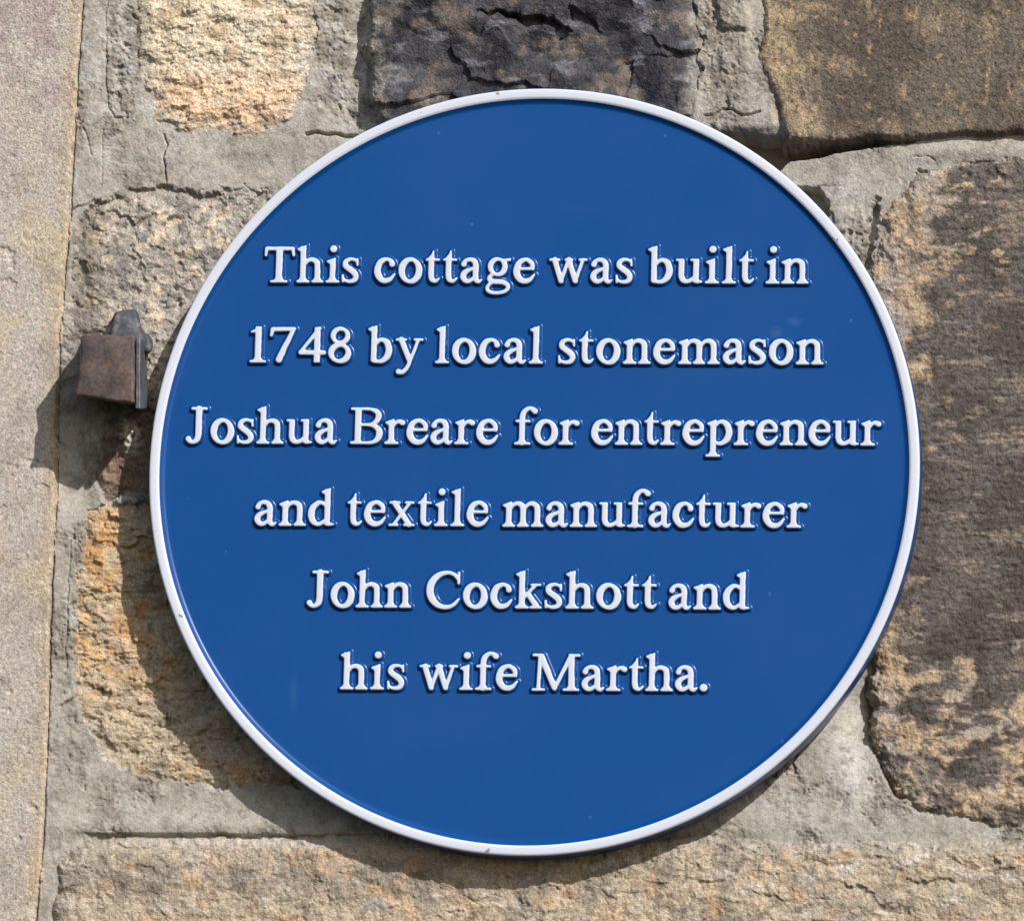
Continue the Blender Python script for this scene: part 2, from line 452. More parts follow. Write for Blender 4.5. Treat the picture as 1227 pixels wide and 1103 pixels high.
stone('large dark tooled stone with tan edge', [(1098, 196), (1160, 190), (1227, 186), (1500, 190), (1500, 985), (1227, 992), (1140, 984), (1086, 965), (1058, 910), (1046, 870), (1040, 810), (1010, 700), (990, 400), (1046, 310), (1056, 262), (1072, 236)],
      3.0, 7, 6, fG, pG, MAT_ROUGH, 1.7, 2.0, smear=0.15)

# --- B: grey stone left of the plaque
def fB(x, y, d): return rough_face(x, y, 350, 55, 3.4, 2.5) + 0.9 * fbm(x, y, 13, 4, 354, 0.6) + facets(x, y, 34, 26, 821, 1.1, 0.45, 0.5) + 2.6 * sstep(250, 310, x)
def pB(x, y, d, h):
    c = base(x, C(190, 179, 164))
    c = mixc(c, C(160, 152, 142), T(x, y, 40, 360, -0.1, 0.45))
    c = mixc(c, C(230, 208, 174), T(x, y, 34, 364, 0.12, 0.4) * 0.8)
    c = mixc(c, C(112, 106, 100), T(x, y, 13, 368, 0.15, 0.5) * 0.6)
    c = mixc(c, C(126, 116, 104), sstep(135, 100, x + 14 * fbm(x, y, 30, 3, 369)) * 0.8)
    return c * (1 + 0.17 * fbm(x, y, 5, 3, 370))[..., None]
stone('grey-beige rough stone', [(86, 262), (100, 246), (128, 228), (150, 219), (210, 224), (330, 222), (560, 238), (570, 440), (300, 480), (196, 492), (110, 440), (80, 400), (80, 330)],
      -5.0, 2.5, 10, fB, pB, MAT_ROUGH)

# --- the brown stone under the iron block
def fK(x, y, d): return rough_face(x, y, 380, 40, 3.4, 2.5) + 1.0 * fbm(x, y, 10, 3, 384, 0.6) + 5 * np.exp(-((x - 152) / 20) ** 2 - ((y - 520) / 26) ** 2) * (1 + fbm(x, y, 12, 3, 386))
def pK(x, y, d, h):
    c = base(x, C(150, 122, 100))
    c = mixc(c, C(110, 88, 74), T(x, y, 36, 388, -0.2, 0.4))
    c = mixc(c, C(176, 140, 104), T(x, y, 20, 390, 0.1, 0.5) * 0.6)
    pale = np.exp(-(((x - 153) / 16) ** 2 + ((y - 520) / 26) ** 2) ** 2) * T(x, y, 14, 392, -0.35, 0.1)
    c = mixc(c, C(236, 228, 214), pale * 0.95)
    return c * (1 + 0.16 * fbm(x, y, 5, 3, 394))[..., None]
stone('small brown stone with a pale chip', [(112, 505), (150, 488), (300, 486), (560, 480), (560, 604), (300, 602), (170, 601), (116, 606), (104, 560)],
      -6.0, 7, 7, fK, pK, MAT_ROUGH)

# --- C: ochre stone, lower left
def fC(x, y, d):
    return rough_face(x, y, 400, 62, 4.4, 3.0, 0.8, 1.5) + 0.9 * fbm(x, y, 14, 4, 404, 0.6, 0.8, 1.3) + facets(x, y, 40, 24, 831, 1.3, 0.45, 0.5) + 0.8 * ridged(x, y, 28, 3, 406, 0.5, 0.7, 1.6)
def pC(x, y, d, h):
    c = base(x, C(212, 186, 144))
    c = mixc(c, C(190, 168, 138), T(x, y, 60, 410, -0.1, 0.4))
    o = T(x, y, 44, 414, -0.05, 0.35) * sstep(860, 760, y + 30 * fbm(x, y, 50, 2, 415))
    c = mixc(c, C(206, 150, 82), o * 0.8)
    c = mixc(c, C(222, 178, 122), T(x, y, 40, 418, 0.15, 0.5) * sstep(180, 120, x) * 0.8)
    c = mixc(c, C(186, 172, 148), sstep(790, 850, y + 30 * fbm(x, y, 40, 2, 419)) * 0.55)
    c = mixc(c, C(206, 150, 76), T(x, y, 30, 426, -0.05, 0.3) * sstep(905, 925, y) * 0.7)
    c = mixc(c, C(122, 108, 92), T(x, y, 17, 422, 0.26, 0.55) * 0.65)
    return c * (1 + 0.16 * fbm(x, y, 5, 3, 424))[..., None]
stone('ochre rock-faced stone', [(98, 604), (130, 596), (200, 597), (560, 600), (560, 930), (400, 952), (300, 946), (240, 942), (170, 938), (122, 914), (92, 860), (80, 800), (84, 700)],
      -6.0, 3.5, 8, fC, pC, MAT_ROUGH, smear=0.35)

# --- the stone the plaque covers
def fN(x, y, d): return rough_face(x, y, 430, 80, 3.5)
def pN(x, y, d, h):
    return mixc(base(x, C(176, 156, 126)), C(140, 124, 104), T(x, y, 60, 434, -0.2, 0.4))
stone('stone behind the plaque', [(600, 250), (950, 250), (960, 600), (960, 930), (600, 935), (595, 600)], -3.0, 8, 8, fN, pN, MAT_ROUGH)

# --- D: long bottom stone
def fD(x, y, d):
    top = sstep(46, 8, d)
    return 1.8 * fbm(x, y, 80, 4, 450) + 1.5 * fbm(x, y, 18, 5, 454, 0.64) + facets(x, y, 46, 22, 851, 0.7, 0.18, 0.5) + top * 2.2 * ridged(x, y, 30, 4, 458, 0.55, 0.7, 1.6) * sstep(640, 900, x)
def pD(x, y, d, h):
    c = base(x, C(194, 175, 146))
    c = mixc(c, C(164, 150, 130), T(x, y, 60, 460, -0.1, 0.4))
    c = mixc(c, C(206, 166, 120), T(x, y, 42, 464, 0.08, 0.5) * 0.75)
    c = mixc(c, C(124, 114, 102), T(x, y, 20, 468, 0.2, 0.5) * 0.6)
    c = mixc(c, C(214, 206, 194), T(x, y, 26, 472, 0.12, 0.45, 5, 0.6, 0.6, 1.5) * (0.35 + 0.5 * sstep(820, 960, x) * sstep(1075, 1035, y)))
    c = mixc(c, C(206, 188, 172), np.exp(-((y - 1009) / 6) ** 2) * sstep(180, 240, x) * sstep(460, 380, x) * 0.7)
    return c * (1 + 0.17 * fbm(x, y, 5, 3, 476))[..., None]
stone('long tan bottom stone', [(66, 1034), (84, 1016), (130, 1004), (420, 1001), (700, 998), (960, 1008), (1100, 1012), (1227, 1008), (1700, 1010), (1700, 1330), (64, 1330), (62, 1100)],
      3.5, 7, 8, fD, pD, MAT_ROUGH, 1.0, 1.2)

# --- J: dressed jamb at the left
EDGE = [(104, -600), (99, 0), (95, 60), (89, 150), (84, 250), (77, 330), (71, 400), (68, 500), (66, 600), (60, 740), (58, 850), (52, 1000), (42, 1103), (20, 1750)]
def fJ(x, y, d): return 0.16 * noise((x + 0.35 * y) / 9, (y - 0.35 * x) / 60, 505) - 0.9 * sstep(0.30, 0.6, fbm(x, y, 26, 3, 507, 0.6)) * sstep(0.1, 0.4, fbm(x, y, 90, 2, 509)) + 0.35 * fbm(x, y, 120, 3, 500) + 0.30 * fbm(x, y, 6, 4, 504, 0.7) - 0.5 * sstep(0.55, 0.8, noise(x / 6, y / 6, 506))
def pJ(x, y, d, h):
    c = base(x, C(196, 184, 172))
    c = mixc(c, C(178, 158, 154), T(x, y, 70, 510, -0.2, 0.3) * sstep(260, 60, y) * 0.9)
    c = mixc(c, C(184, 168, 158), T(x, y, 100, 511, -0.1, 0.4) * sstep(440, 600, y) * 0.6)
    c = mixc(c, C(206, 186, 150), T(x, y, 90, 514, 0.0, 0.5) * 0.6 * sstep(60, 260, y))
    c = mixc(c, C(200, 174, 130), sstep(24, 3, d + 8 * fbm(x, y, 60, 3, 515)) * 0.55)
    c = mixc(c, C(160, 146, 132), T(x, y, 44, 518, 0.0, 0.5, 5, 0.62) * 0.55)
    c = mixc(c, C(212, 200, 180), T(x, y, 30, 519, 0.1, 0.5, 4, 0.6) * 0.4)
    c = mixc(c, C(132, 116, 102), T(x, y, 6, 520, 0.22, 0.5, 3, 0.7) * 0.4)
    c = mixc(c, C(226, 216, 202), T(x, y, 6, 526, 0.3, 0.55, 3, 0.7) * 0.3)
    return c * (1 + 0.16 * fbm(x, y, 4, 3, 524))[..., None]
stone('smooth dressed door jamb stone', [(-640, -600)] + EDGE + [(-640, 1750)], 0.2, 2.5, 1.2, fJ, pJ, MAT_SMOOTH, 0.7, 2.5, smear=0.0)

JAMB = len(STONES)
# --- stones just outside the picture, so the wall goes on
def fX(x, y, d): return rough_face(x, y, 540, 70, 3.5, 2.5) + 1.2 * fbm(x, y, 15, 3, 544)
def pX(x, y, d, h):
    c = mixc(base(x, C(172, 154, 126)), C(120, 106, 92), T(x, y, 130, 550, -0.2, 0.4))
    return c * (1 + 0.2 * fbm(x, y, 12, 3, 554))[..., None]
for q in ([(150, -590), (520, -590), (520, -195), (150, -195)], [(555, -590), (1080, -590), (1080, -195), (555, -195)],
          [(1115, -590), (2030, -590), (2030, -195), (1115, -195)], [(1740, -155), (2030, -155), (2030, 480), (1740, 480)],
          [(1540, 200), (1705, 200), (1705, 985), (1540, 985)], [(1740, 520), (2030, 520), (2030, 1330), (1740, 1330)],
          [(60, 1368), (700, 1368), (700, 1730), (50, 1730)], [(735, 1368), (1400, 1368), (1400, 1730), (735, 1730)],
          [(1435, 1368), (2030, 1368), (2030, 1730), (1435, 1730)]):
    stone('rough stone further along the wall', q, 1.0, 8, 10, fX, pX, MAT_ROUGH)

# open crack along the jamb, small chips everywhere on the rough stones
H -= 3.2 * np.exp(-(line_dist(GX + 1.2 * F3, GY, EDGE) / 0.8) ** 2)
run = np.clip(blob(128, 520, 34, 60, 1.0) + blob(132, 400, 44, 26, 0.7), 0, 1) * sstep(-0.35, 0.35, fbm(GX, GY, 22, 4, 177, 0.6, 1.3, 0.5))
COLR = mixc(COLR, C(92, 70, 56), run * 0.6 * (LAB != JAMB))
lum = (COLR @ np.array([0.2126, 0.7152, 0.0722], dtype=np.float32))[..., None]
COLR = np.clip((lum + (COLR - lum) * 0.86) * 0.91 * np.array([1.0, 0.992, 0.995], dtype=np.float32), 0.01, 0.9)

PXX, PZZ = plane_xz(GX, GY, 0.0)
V = np.stack([PXX, -H * 0.001, PZZ], axis=-1).reshape(-1, 3).astype(np.float32)
CF = np.concatenate([COLR.reshape(-1, 3), np.ones((NX * NY, 1), dtype=np.float32)], axis=1).astype(np.float32)
ii = np.arange(NX * NY).reshape(NY, NX)
Q = np.stack([ii[:-1, :-1], ii[1:, :-1], ii[1:, 1:], ii[:-1, 1:]], axis=-1).reshape(-1, 4)
cell = np.maximum(np.maximum(LAB[:-1, :-1], LAB[1:, :-1]), np.maximum(LAB[1:, 1:], LAB[:-1, 1:])).reshape(-1)

wall = empty('stone_wall', (0, 0, 0))
tag(wall, 'old sandstone wall of uneven stones in grey mortar behind the blue plaque', 'wall', kind='thing')
remap = np.full(NX * NY, -1, dtype=np.int64)
def region(name, lab, mat, label=None):
    q = Q[cell == lab]
    if not len(q): return
    u = np.unique(q)
    remap[u] = np.arange(len(u))
    me = mesh_np(name, V[u], remap[q])
    a = me.attributes.new('tone', 'FLOAT_COLOR', 'POINT')
    a.data.foreach_set('color', CF[u].ravel())
    o = link(name, me, mat, wall)
    if label: o['label'] = label
    return o
region('mortar', 0, MAT_MORTAR)
for k, (label, mat) in enumerate(STONES):
    region('stone', k + 1, mat, label)
# the rubble core behind the faces
x0, z0 = plane_xz(-600, 1680); x1, z1 = plane_xz(1980, -540)
bm = bmesh.new()
bmesh.ops.create_cube(bm, size=1.0)
for v in bm.verts:
    v.co = Vector(((x0 if v.co.x < 0 else x1), (0.03 if v.co.y < 0 else 0.42), (z0 if v.co.z < 0 else z1)))
me = bpy.data.meshes.new('wall_core'); bm.to_mesh(me); bm.free()
mcore, nt, b = nodes_of('wall_core_stone')
tn = nt.nodes.new('ShaderNodeTexNoise'); tn.inputs['Scale'].default_value = 12
rp = nt.nodes.new('ShaderNodeValToRGB')
rp.color_ramp.elements[0].color = (0.12, 0.10, 0.08, 1); rp.color_ramp.elements[1].color = (0.34, 0.30, 0.25, 1)
nt.links.new(tn.outputs['Fac'], rp.inputs[0]); nt.links.new(rp.outputs[0], b.inputs['Base Color'])
b.inputs['Roughness'].default_value = 0.95
link('wall_core', me, mcore, wall)

# ------------------------------------------------------------------ paint of the plaque
def paint_nodes(nt, b, r0=0.13, r1=0.20):
    N, L = nt.nodes, nt.links
    tc = N.new('ShaderNodeTexCoord')
    n = N.new('ShaderNodeTexNoise'); n.inputs['Scale'].default_value = 14; n.inputs['Detail'].default_value = 5
    L.new(tc.outputs['Object'], n.inputs['Vector'])
    rr = N.new('ShaderNodeMapRange'); rr.inputs[3].default_value = r0; rr.inputs[4].default_value = r1
    b.inputs['Specular IOR Level'].default_value = 0.33
    L.new(n.outputs['Fac'], rr.inputs[0]); L.new(rr.outputs[0], b.inputs['Roughness'])
    n2 = N.new('ShaderNodeTexNoise'); n2.inputs['Scale'].default_value = 60; n2.inputs['Detail'].default_value = 2
    L.new(tc.outputs['Object'], n2.inputs['Vector'])
    bp = N.new('ShaderNodeBump'); bp.inputs['Strength'].default_value = 0.05; bp.inputs['Distance'].default_value = 0.0006
    L.new(n2.outputs['Fac'], bp.inputs['Height']); L.new(bp.outputs[0], b.inputs['Normal'])
    return tc, n
BLUE = (0.0002, 0.064, 0.262, 1)
WHITE = (0.67, 0.70, 0.785, 1)
FACE_Y_ = -FRONT + 0.0028
MAT_BLUE, nt, b = nodes_of('blue_enamel')
tc, n = paint_nodes(nt, b, 0.28, 0.40)
N, L = nt.nodes, nt.links
# faint dusty film and a few fly specks
dust = N.new('ShaderNodeTexNoise'); dust.inputs['Scale'].default_value = 7; dust.inputs['Detail'].default_value = 6; dust.inputs['Roughness'].default_value = 0.65
L.new(tc.outputs['Object'], dust.inputs['Vector'])
dr = N.new('ShaderNodeMapRange'); dr.inputs[1].default_value = 0.45; dr.inputs[2].default_value = 0.85; dr.inputs[3].default_value = 0.0; dr.inputs[4].default_value = 0.05
L.new(dust.outputs['Fac'], dr.inputs[0])
sp = N.new('ShaderNodeTexVoronoi'); sp.inputs['Scale'].default_value = 38
L.new(tc.outputs['Object'], sp.inputs['Vector'])
sr_ = N.new('ShaderNodeMapRange'); sr_.inputs[1].default_value = 0.045; sr_.inputs[2].default_value = 0.03; sr_.inputs[3].default_value = 0.0; sr_.inputs[4].default_value = 0.20
L.new(sp.outputs['Distance'], sr_.inputs[0])
ad = N.new('ShaderNodeMath'); ad.operation = 'ADD'
L.new(dr.outputs[0], ad.inputs[0]); L.new(sr_.outputs[0], ad.inputs[1])
# three old wipe marks
wn_ = N.new('ShaderNodeTexNoise'); wn_.inputs['Scale'].default_value = 90; wn_.inputs['Detail'].default_value = 3
L.new(tc.outputs['Object'], wn_.inputs['Vector'])
for (mx_, my_, rx_, ry_, am_) in ((930, 398, 10, 12, 0.30), (953, 385, 14, 8, 0.25), (352, 830, 8, 34, 0.12), (700, 250, 60, 16, 0.03)):
    qx, qz = plane_xz(mx_, my_, FACE_Y_)
    vs_ = N.new('ShaderNodeVectorMath'); vs_.operation = 'SUBTRACT'; vs_.inputs[1].default_value = (float(qx), FACE_Y_, float(qz))
    vm_ = N.new('ShaderNodeVectorMath'); vm_.operation = 'MULTIPLY'; vm_.inputs[1].default_value = (2000 / rx_, 0, 2000 / ry_)
    vl_ = N.new('ShaderNodeVectorMath'); vl_.operation = 'LENGTH'
    L.new(tc.outputs['Object'], vs_.inputs[0]); L.new(vs_.outputs[0], vm_.inputs[0]); L.new(vm_.outputs[0], vl_.inputs[0])
    mr_ = N.new('ShaderNodeMapRange'); mr_.interpolation_type = 'SMOOTHSTEP'; mr_.inputs[1].default_value = 1.0; mr_.inputs[2].default_value = 0.0; mr_.inputs[4].default_value = am_
    L.new(vl_.outputs['Value'], mr_.inputs[0])
    mm_ = N.new('ShaderNodeMath'); mm_.operation = 'MULTIPLY_ADD'
    L.new(mr_.outputs[0], mm_.inputs[0]); L.new(wn_.outputs['Fac'], mm_.inputs[1]); L.new(ad.outputs[0], mm_.inputs[2])
    ad = mm_
mx = N.new('ShaderNodeMix'); mx.data_type = 'RGBA'
mx.inputs[6].default_value = BLUE; mx.inputs[7].default_value = (0.15, 0.27, 0.42, 1)
L.new(ad.outputs[0], mx.inputs[0]); L.new(mx.outputs[2], b.inputs['Base Color'])

MAT_WHITE, nt, b = nodes_of('white_enamel')
paint_nodes(nt, b, 0.2, 0.3)
N, L = nt.nodes, nt.links
tc = N.new('ShaderNodeTexCoord')
ch = N.new('ShaderNodeTexNoise'); ch.inputs['Scale'].default_value = 110; ch.inputs['Detail'].default_value = 3
L.new(tc.outputs['Object'], ch.inputs['Vector'])
cr_ = N.new('ShaderNodeMapRange'); cr_.inputs[1].default_value = 0.715; cr_.inputs[2].default_value = 0.74
L.new(ch.outputs['Fac'], cr_.inputs[0])
mx = N.new('ShaderNodeMix'); mx.data_type = 'RGBA'
mx.inputs[6].default_value = WHITE; mx.inputs[7].default_value = (0.25, 0.27, 0.32, 1)
L.new(cr_.outputs[0], mx.inputs[0]); L.new(mx.outputs[2], b.inputs['Base Color'])

MAT_LETTER, nt, b = nodes_of('letter_enamel')
paint_nodes(nt, b, 0.23, 0.30)
b.inputs['Specular IOR Level'].default_value = 0.55
N, L = nt.nodes, nt.links
at = N.new('ShaderNodeAttribute'); at.attribute_name = 'edge'
tc = N.new('ShaderNodeTexCoord')
jn = N.new('ShaderNodeTexNoise'); jn.inputs['Scale'].default_value = 260; jn.inputs['Detail'].default_value = 1
L.new(tc.outputs['Object'], jn.inputs['Vector'])
jm = N.new('ShaderNodeMath'); jm.operation = 'MULTIPLY_ADD'; jm.inputs[1].default_value = 1.1
L.new(jn.outputs['Fac'], jm.inputs[0]); L.new(at.outputs['Fac'], jm.inputs[2])
er = N.new('ShaderNodeMapRange'); er.inputs[1].default_value = 0.35; er.inputs[2].default_value = 0.95
L.new(jm.outputs[0], er.inputs[0])
mx = N.new('ShaderNodeMix'); mx.data_type = 'RGBA'
mx.inputs[6].default_value = WHITE; mx.inputs[7].default_value = BLUE
L.new(er.outputs[0], mx.inputs[0]); L.new(mx.outputs[2], b.inputs['Base Color'])

# ------------------------------------------------------------------ the plaque
PCX, PCZ = [float(v) for v in plane_xz(637.0, 561.5, -FRONT)]
PLAQUE_R = 0.2307
FACE_Y = -FRONT + 0.0028
plaque = empty('blue_plaque', (PCX, -0.004, PCZ))
tag(plaque, 'round blue plaque with white rim and raised white lettering on the stone wall', 'plaque')
def lathe(name, prof, mat, seg=384):
    n = len(prof)
    a = np.linspace(0, 2 * np.pi, seg, endpoint=False)
    r = np.array([p[0] for p in prof]); y = np.array([p[1] for p in prof])
    X = PCX + np.outer(np.cos(a), r); Z = PCZ + np.outer(np.sin(a), r); Y = np.tile(y, (seg, 1))
    v = np.stack([X, Y, Z], -1).reshape(-1, 3)
    q = []
    for i in range(seg):
        j = (i + 1) % seg
        for k in range(n - 1):
            q.append((i * n + k, j * n + k, j * n + k + 1, i * n + k + 1))
    return link(name, mesh_np(name, v, q), mat, plaque)
R = PLAQUE_R
top = -FRONT
fil = []
for t in np.linspace(0, 1, 9):                     # blue fillet running up to the rim
    fil.append((R - 0.0098 + 0.0034 * t, FACE_Y + (top + 0.0007 - FACE_Y) * (t * t * (1.6 - 0.6 * t))))
face_prof = [(0.00001, FACE_Y), (0.06, FACE_Y), (0.12, FACE_Y), (0.18, FACE_Y), (R - 0.016, FACE_Y), (R - 0.0125, FACE_Y)] + fil
lathe('face', face_prof, MAT_BLUE)
rim_prof = [(R - 0.0064, top + 0.0007)]
for t in np.linspace(0, 1, 6): rim_prof.append((R - 0.0062 + 0.0015 * t, top + 0.0005 - 0.0006 * math.sin(t * math.pi / 2)))
rim_prof += [(R - 0.0032, top - 0.0002)]
for t in np.linspace(0, 1, 7): rim_prof.append((R - 0.0018 + 0.0016 * math.sin(t * math.pi / 2), top - 0.0001 + 0.0014 * (1 - math.cos(t * math.pi / 2))))
lathe('rim', rim_prof, MAT_WHITE)
edge_prof = [(R - 0.0002, top + 0.0013), (R, top + 0.0022), (R + 0.0001, top + 0.010), (R, -0.0065), (R - 0.0012, -0.0055), (R - 0.03, -0.0055), (0.00001, -0.0055)]
lathe('edge', edge_prof, MAT_BLUE)

# ------------------------------------------------------------------ lettering, drawn by hand: each letter a list of strokes (x, y, half width)
ST = 3.3
def rect(x0, y0, x1, y1): return ('p', [(x0, y0), (x1, y0), (x1, y1), (x0, y1)])
def stem(xc, y0, y1, s=ST): return rect(xc - s, y0, xc + s, y1)
def slab(x0, x1, y=1.5, r=1.5): return ('l', [(x0 + r, y, r), (x1 - r, y, r)])
def foot(xc, x0, x1, s=ST): return [slab(x0, x1), ('p', [(xc - s - 2.6, 2.2), (xc + s + 2.6, 2.2), (xc + s, 6.2), (xc - s, 6.2)])]
def flag(xc, top, s=ST): return ('p', [(xc + s, top), (xc + s, top - 7.5), (xc - s, top - 8.2), (xc - s - 2.6, top - 6.4), (xc - s - 4.0, top - 5.6), (xc - s - 4.0, top - 4.0)])
def ell(cx, cy, a, b, thick, thin, tilt=0.25):
    pts = []
    for k in range(24):
        t = 2 * math.pi * k / 24
        pts.append((cx + a * math.cos(t), cy + b * math.sin(t), thin + (thick - thin) * abs(math.cos(t + tilt)) ** 1.6))
    return ('c', pts)
def sp(*p): return ('s', list(p))
def ln(*p): return ('l', list(p))
def arch(x0, x1): return sp((x0 + 1.2, 20, 1.4), (x0 + 5, 26.2, 2.1), (x0 + 10.6, 28.0, 2.6), (x1 - 1.3, 25.2, 3.2), (x1, 19, 3.3), (x1, 3.3, 3.3))
XH = 28.2
G = {}
G['T'] = (36.5, [ln((2.6, 41.2, 2.2), (34, 41.2, 2.2)), ln((2.4, 41, 1.9), (1.6, 33, 1.4)), ln((34, 41, 1.9), (35, 33, 1.4)), stem(18, 0.3, 42, 3.9), *foot(18, 7.4, 28.6, 3.9)])
G['h'] = (32.5, [stem(7.6, 0.3, 44), flag(7.6, 45.5), *foot(7.6, 0, 15.6), arch(7.6, 25), *foot(25, 18, 32.6)])
G['n'] = (32.5, [stem(7.6, 0.3, 28), flag(7.6, 30.6), *foot(7.6, 0, 15.6), arch(7.6, 25), *foot(25, 18, 32.6)])
G['m'] = (49.0, [stem(7.6, 0.3, 28), flag(7.6, 30.6), *foot(7.6, 0, 15.2), arch(7.6, 24.5), *foot(24.5, 17.4, 31.6), arch(24.5, 41.4), *foot(41.4, 34.2, 49)])
G['i'] = (16.4, [stem(8.2, 0.3, 28), flag(8.2, 30.6), *foot(8.2, 0, 16.4), ln((8.6, 41, 4.1), (8.7, 41, 4.1))])
G['l'] = (16.6, [stem(8.2, 0.3, 44), flag(8.2, 45.5), *foot(8.2, 0, 16.6)])
G['s'] = (21.2, [sp((18.6, 25, 1.2), (15.2, 28.0, 1.7), (9.8, 28.6, 2.1), (5, 25.8, 2.8), (4.6, 21, 3.2), (9, 17.2, 3.4), (14.2, 13.4, 3.5), (17.4, 8.4, 3.2), (15.6, 3.4, 2.7), (9.6, 1.7, 2.1), (4, 3.2, 1.7), (2, 6, 1.2)),
           ln((18.6, 28.6, 1.3), (18.9, 21.6, 1.2)), ln((1.6, 9.2, 1.2), (2, 1.6, 1.3))])
G['c'] = (25.6, [sp((21.2, 22.4, 3.3), (20.3, 25.4, 2.7), (17, 27.9, 2.2), (13, 28.3, 2.4), (7.2, 25, 3.3), (4.1, 17.4, 3.8), (4.4, 10.6, 3.9), (8.3, 4.4, 3.5), (13.7, 2.5, 3.1), (19.6, 4.5, 2.4), (24.4, 10.4, 1.2))])
G['o'] = (28.6, [ell(14.3, 14.9, 10.4, 13.3, 3.95, 2.35)])
G['t'] = (17.4, [('p', [(0.2, 26.7), (0.2, 28.2), (3.8, 30.6), (7.2, 34.8), (8.8, 39.2), (10.4, 39.2), (10.4, 26.7)]), ln((1.6, 28, 1.4), (15.6, 28, 1.5)), sp((7.1, 29, 3.3), (7.1, 14, 3.3), (7.3, 8.4, 3.3), (8.4, 4.4, 3.1), (11.4, 2.3, 2.3), (14, 2.9, 1.8), (16.8, 5.6, 1.2))])
G['a'] = (27.2, [sp((4.5, 22.6, 3.2), (6.2, 26.4, 2.3), (11, 28.4, 2.4), (16.4, 26.8, 3.0), (18.9, 21.5, 3.3), (18.9, 12, 3.3), (19, 6.2, 3.3), (20.4, 2.6, 2.5), (23, 1.7, 2.0), (26.4, 4.2, 1.1)),
           sp((18, 18.2, 1.6), (12, 16.3, 2.1), (6, 12.8, 3.0), (4, 8, 3.5), (6.6, 3.3, 3.0), (11.4, 2.5, 2.4), (18, 7, 1.7))])
G['g'] = (30.2, [ell(14.6, 19.6, 8.6, 9.3, 3.3, 2.0), ln((21, 27, 1.7), (28.4, 28.3, 1.9)), sp((8.6, 10.6, 1.7), (5, 7.2, 2.3), (5.6, 3.6, 2.7), (11, 1.9, 2.9), (20, 1.5, 2.9), (26, -1.4, 2.7), (27.4, -6, 2.3), (22.4, -10.4, 2.0), (13, -11.8, 2.0), (5, -10.2, 2.1), (2.5, -6.4, 2.1), (4.2, -2.4, 1.9), (8, 1, 1.9))])
G['e'] = (26.2, [ln((6, 17.4, 1.7), (22.6, 17.4, 1.7)), sp((22.8, 17.6, 2.3), (22, 23.2, 2.7), (17.6, 27.5, 2.5), (12.8, 28.3, 2.4), (7, 25, 3.2), (4, 17.4, 3.8), (4.3, 10.5, 3.9), (8.4, 4.4, 3.5), (14, 2.5, 3.1), (19.8, 4.4, 2.4), (24.9, 10.4, 1.2))])
G['w'] = (46.0, [ln((6.9, XH, 3.2), (14.8, 2.8, 3.0)), ln((14.8, 2.2, 2.2), (23.2, XH, 1.9)), ln((23.6, XH, 3.2), (31.8, 2.8, 3.0)), ln((31.8, 2.2, 2.2), (40.4, XH, 1.8)), slab(0.2, 13.4, XH), slab(18.4, 28.6, XH), slab(35, 46, XH)])
G['b'] = (29.2, [stem(7.4, 2.2, 44), flag(7.4, 45.5), sp((8.4, 21.5, 1.5), (13, 26.8, 2.1), (17.8, 28, 2.6), (23, 24.4, 3.5), (25.3, 16, 3.8), (23.3, 7.8, 3.6), (17.6, 2.6, 2.6), (12, 2.0, 2.2), (7, 3.4, 2.8))])
G['u'] = (31.4, [stem(7, 9, 29), slab(0.2, 10.2, XH), sp((7, 14, 3.3), (7.1, 9, 3.3), (8.8, 4.6, 3.2), (13, 2.5, 2.5), (18.4, 4.3, 2.2), (23, 8.6, 1.6)), stem(24, 1.4, 29.6), slab(17, 27.2, XH), ln((24, 3.3, 3.2), (25.6, 2.2, 2.2), (30.4, 2.2, 1.2))])
G['1'] = (19.6, [stem(9.8, 0.3, 43.4, 3.5), ('p', [(13.3, 43.8), (13.3, 36), (6.3, 36.6), (1.0, 35.8), (1.0, 38)]), *foot(9.8, 0.2, 19.6, 3.5)])
G['7'] = (30.0, [ln((3.4, 40.3, 2.5), (27.4, 40.6, 2.3)), ln((2.8, 40, 2.2), (1.6, 32.6, 1.5)), sp((27, 40.6, 2.2), (22.4, 29.5, 2.6), (16.8, 17.5, 3.1), (11.2, 3.6, 3.6))])
G['4'] = (30.4, [ln((23.4, 41.4, 2.2), (2.6, 13.4, 1.8)), ln((2.7, 12.4, 2.7), (28.6, 12.4, 2.7)), stem(21.2, 0.2, 42.8, 3.4)])
G['8'] = (27.2, [ell(13.8, 32.6, 8.4, 8.4, 2.9, 2.1, 0.5), ell(13.5, 11.8, 9.9, 9.8, 3.4, 2.2, 0.5)])
G['y'] = (33.4, [ln((7.2, XH, 3.2), (17.4, 3.6, 3.1)), sp((27.4, XH, 1.8), (22, 13, 1.8), (16.6, -1.4, 2.1), (13.2, -7.6, 2.4), (9, -10.8, 2.5), (4.8, -10.2, 3.2)), slab(0.2, 14, XH), slab(21.6, 33.4, XH)])
G['J'] = (27.6, [sp((16, 42, 3.7), (16, 20, 3.7), (16, 11.5, 3.7), (14.6, 5.4, 3.3), (10.4, 2.2, 2.4), (6.4, 2.5, 2.3), (4, 5.8, 3.3)), slab(6.4, 26.2, 42.2, 1.7)])
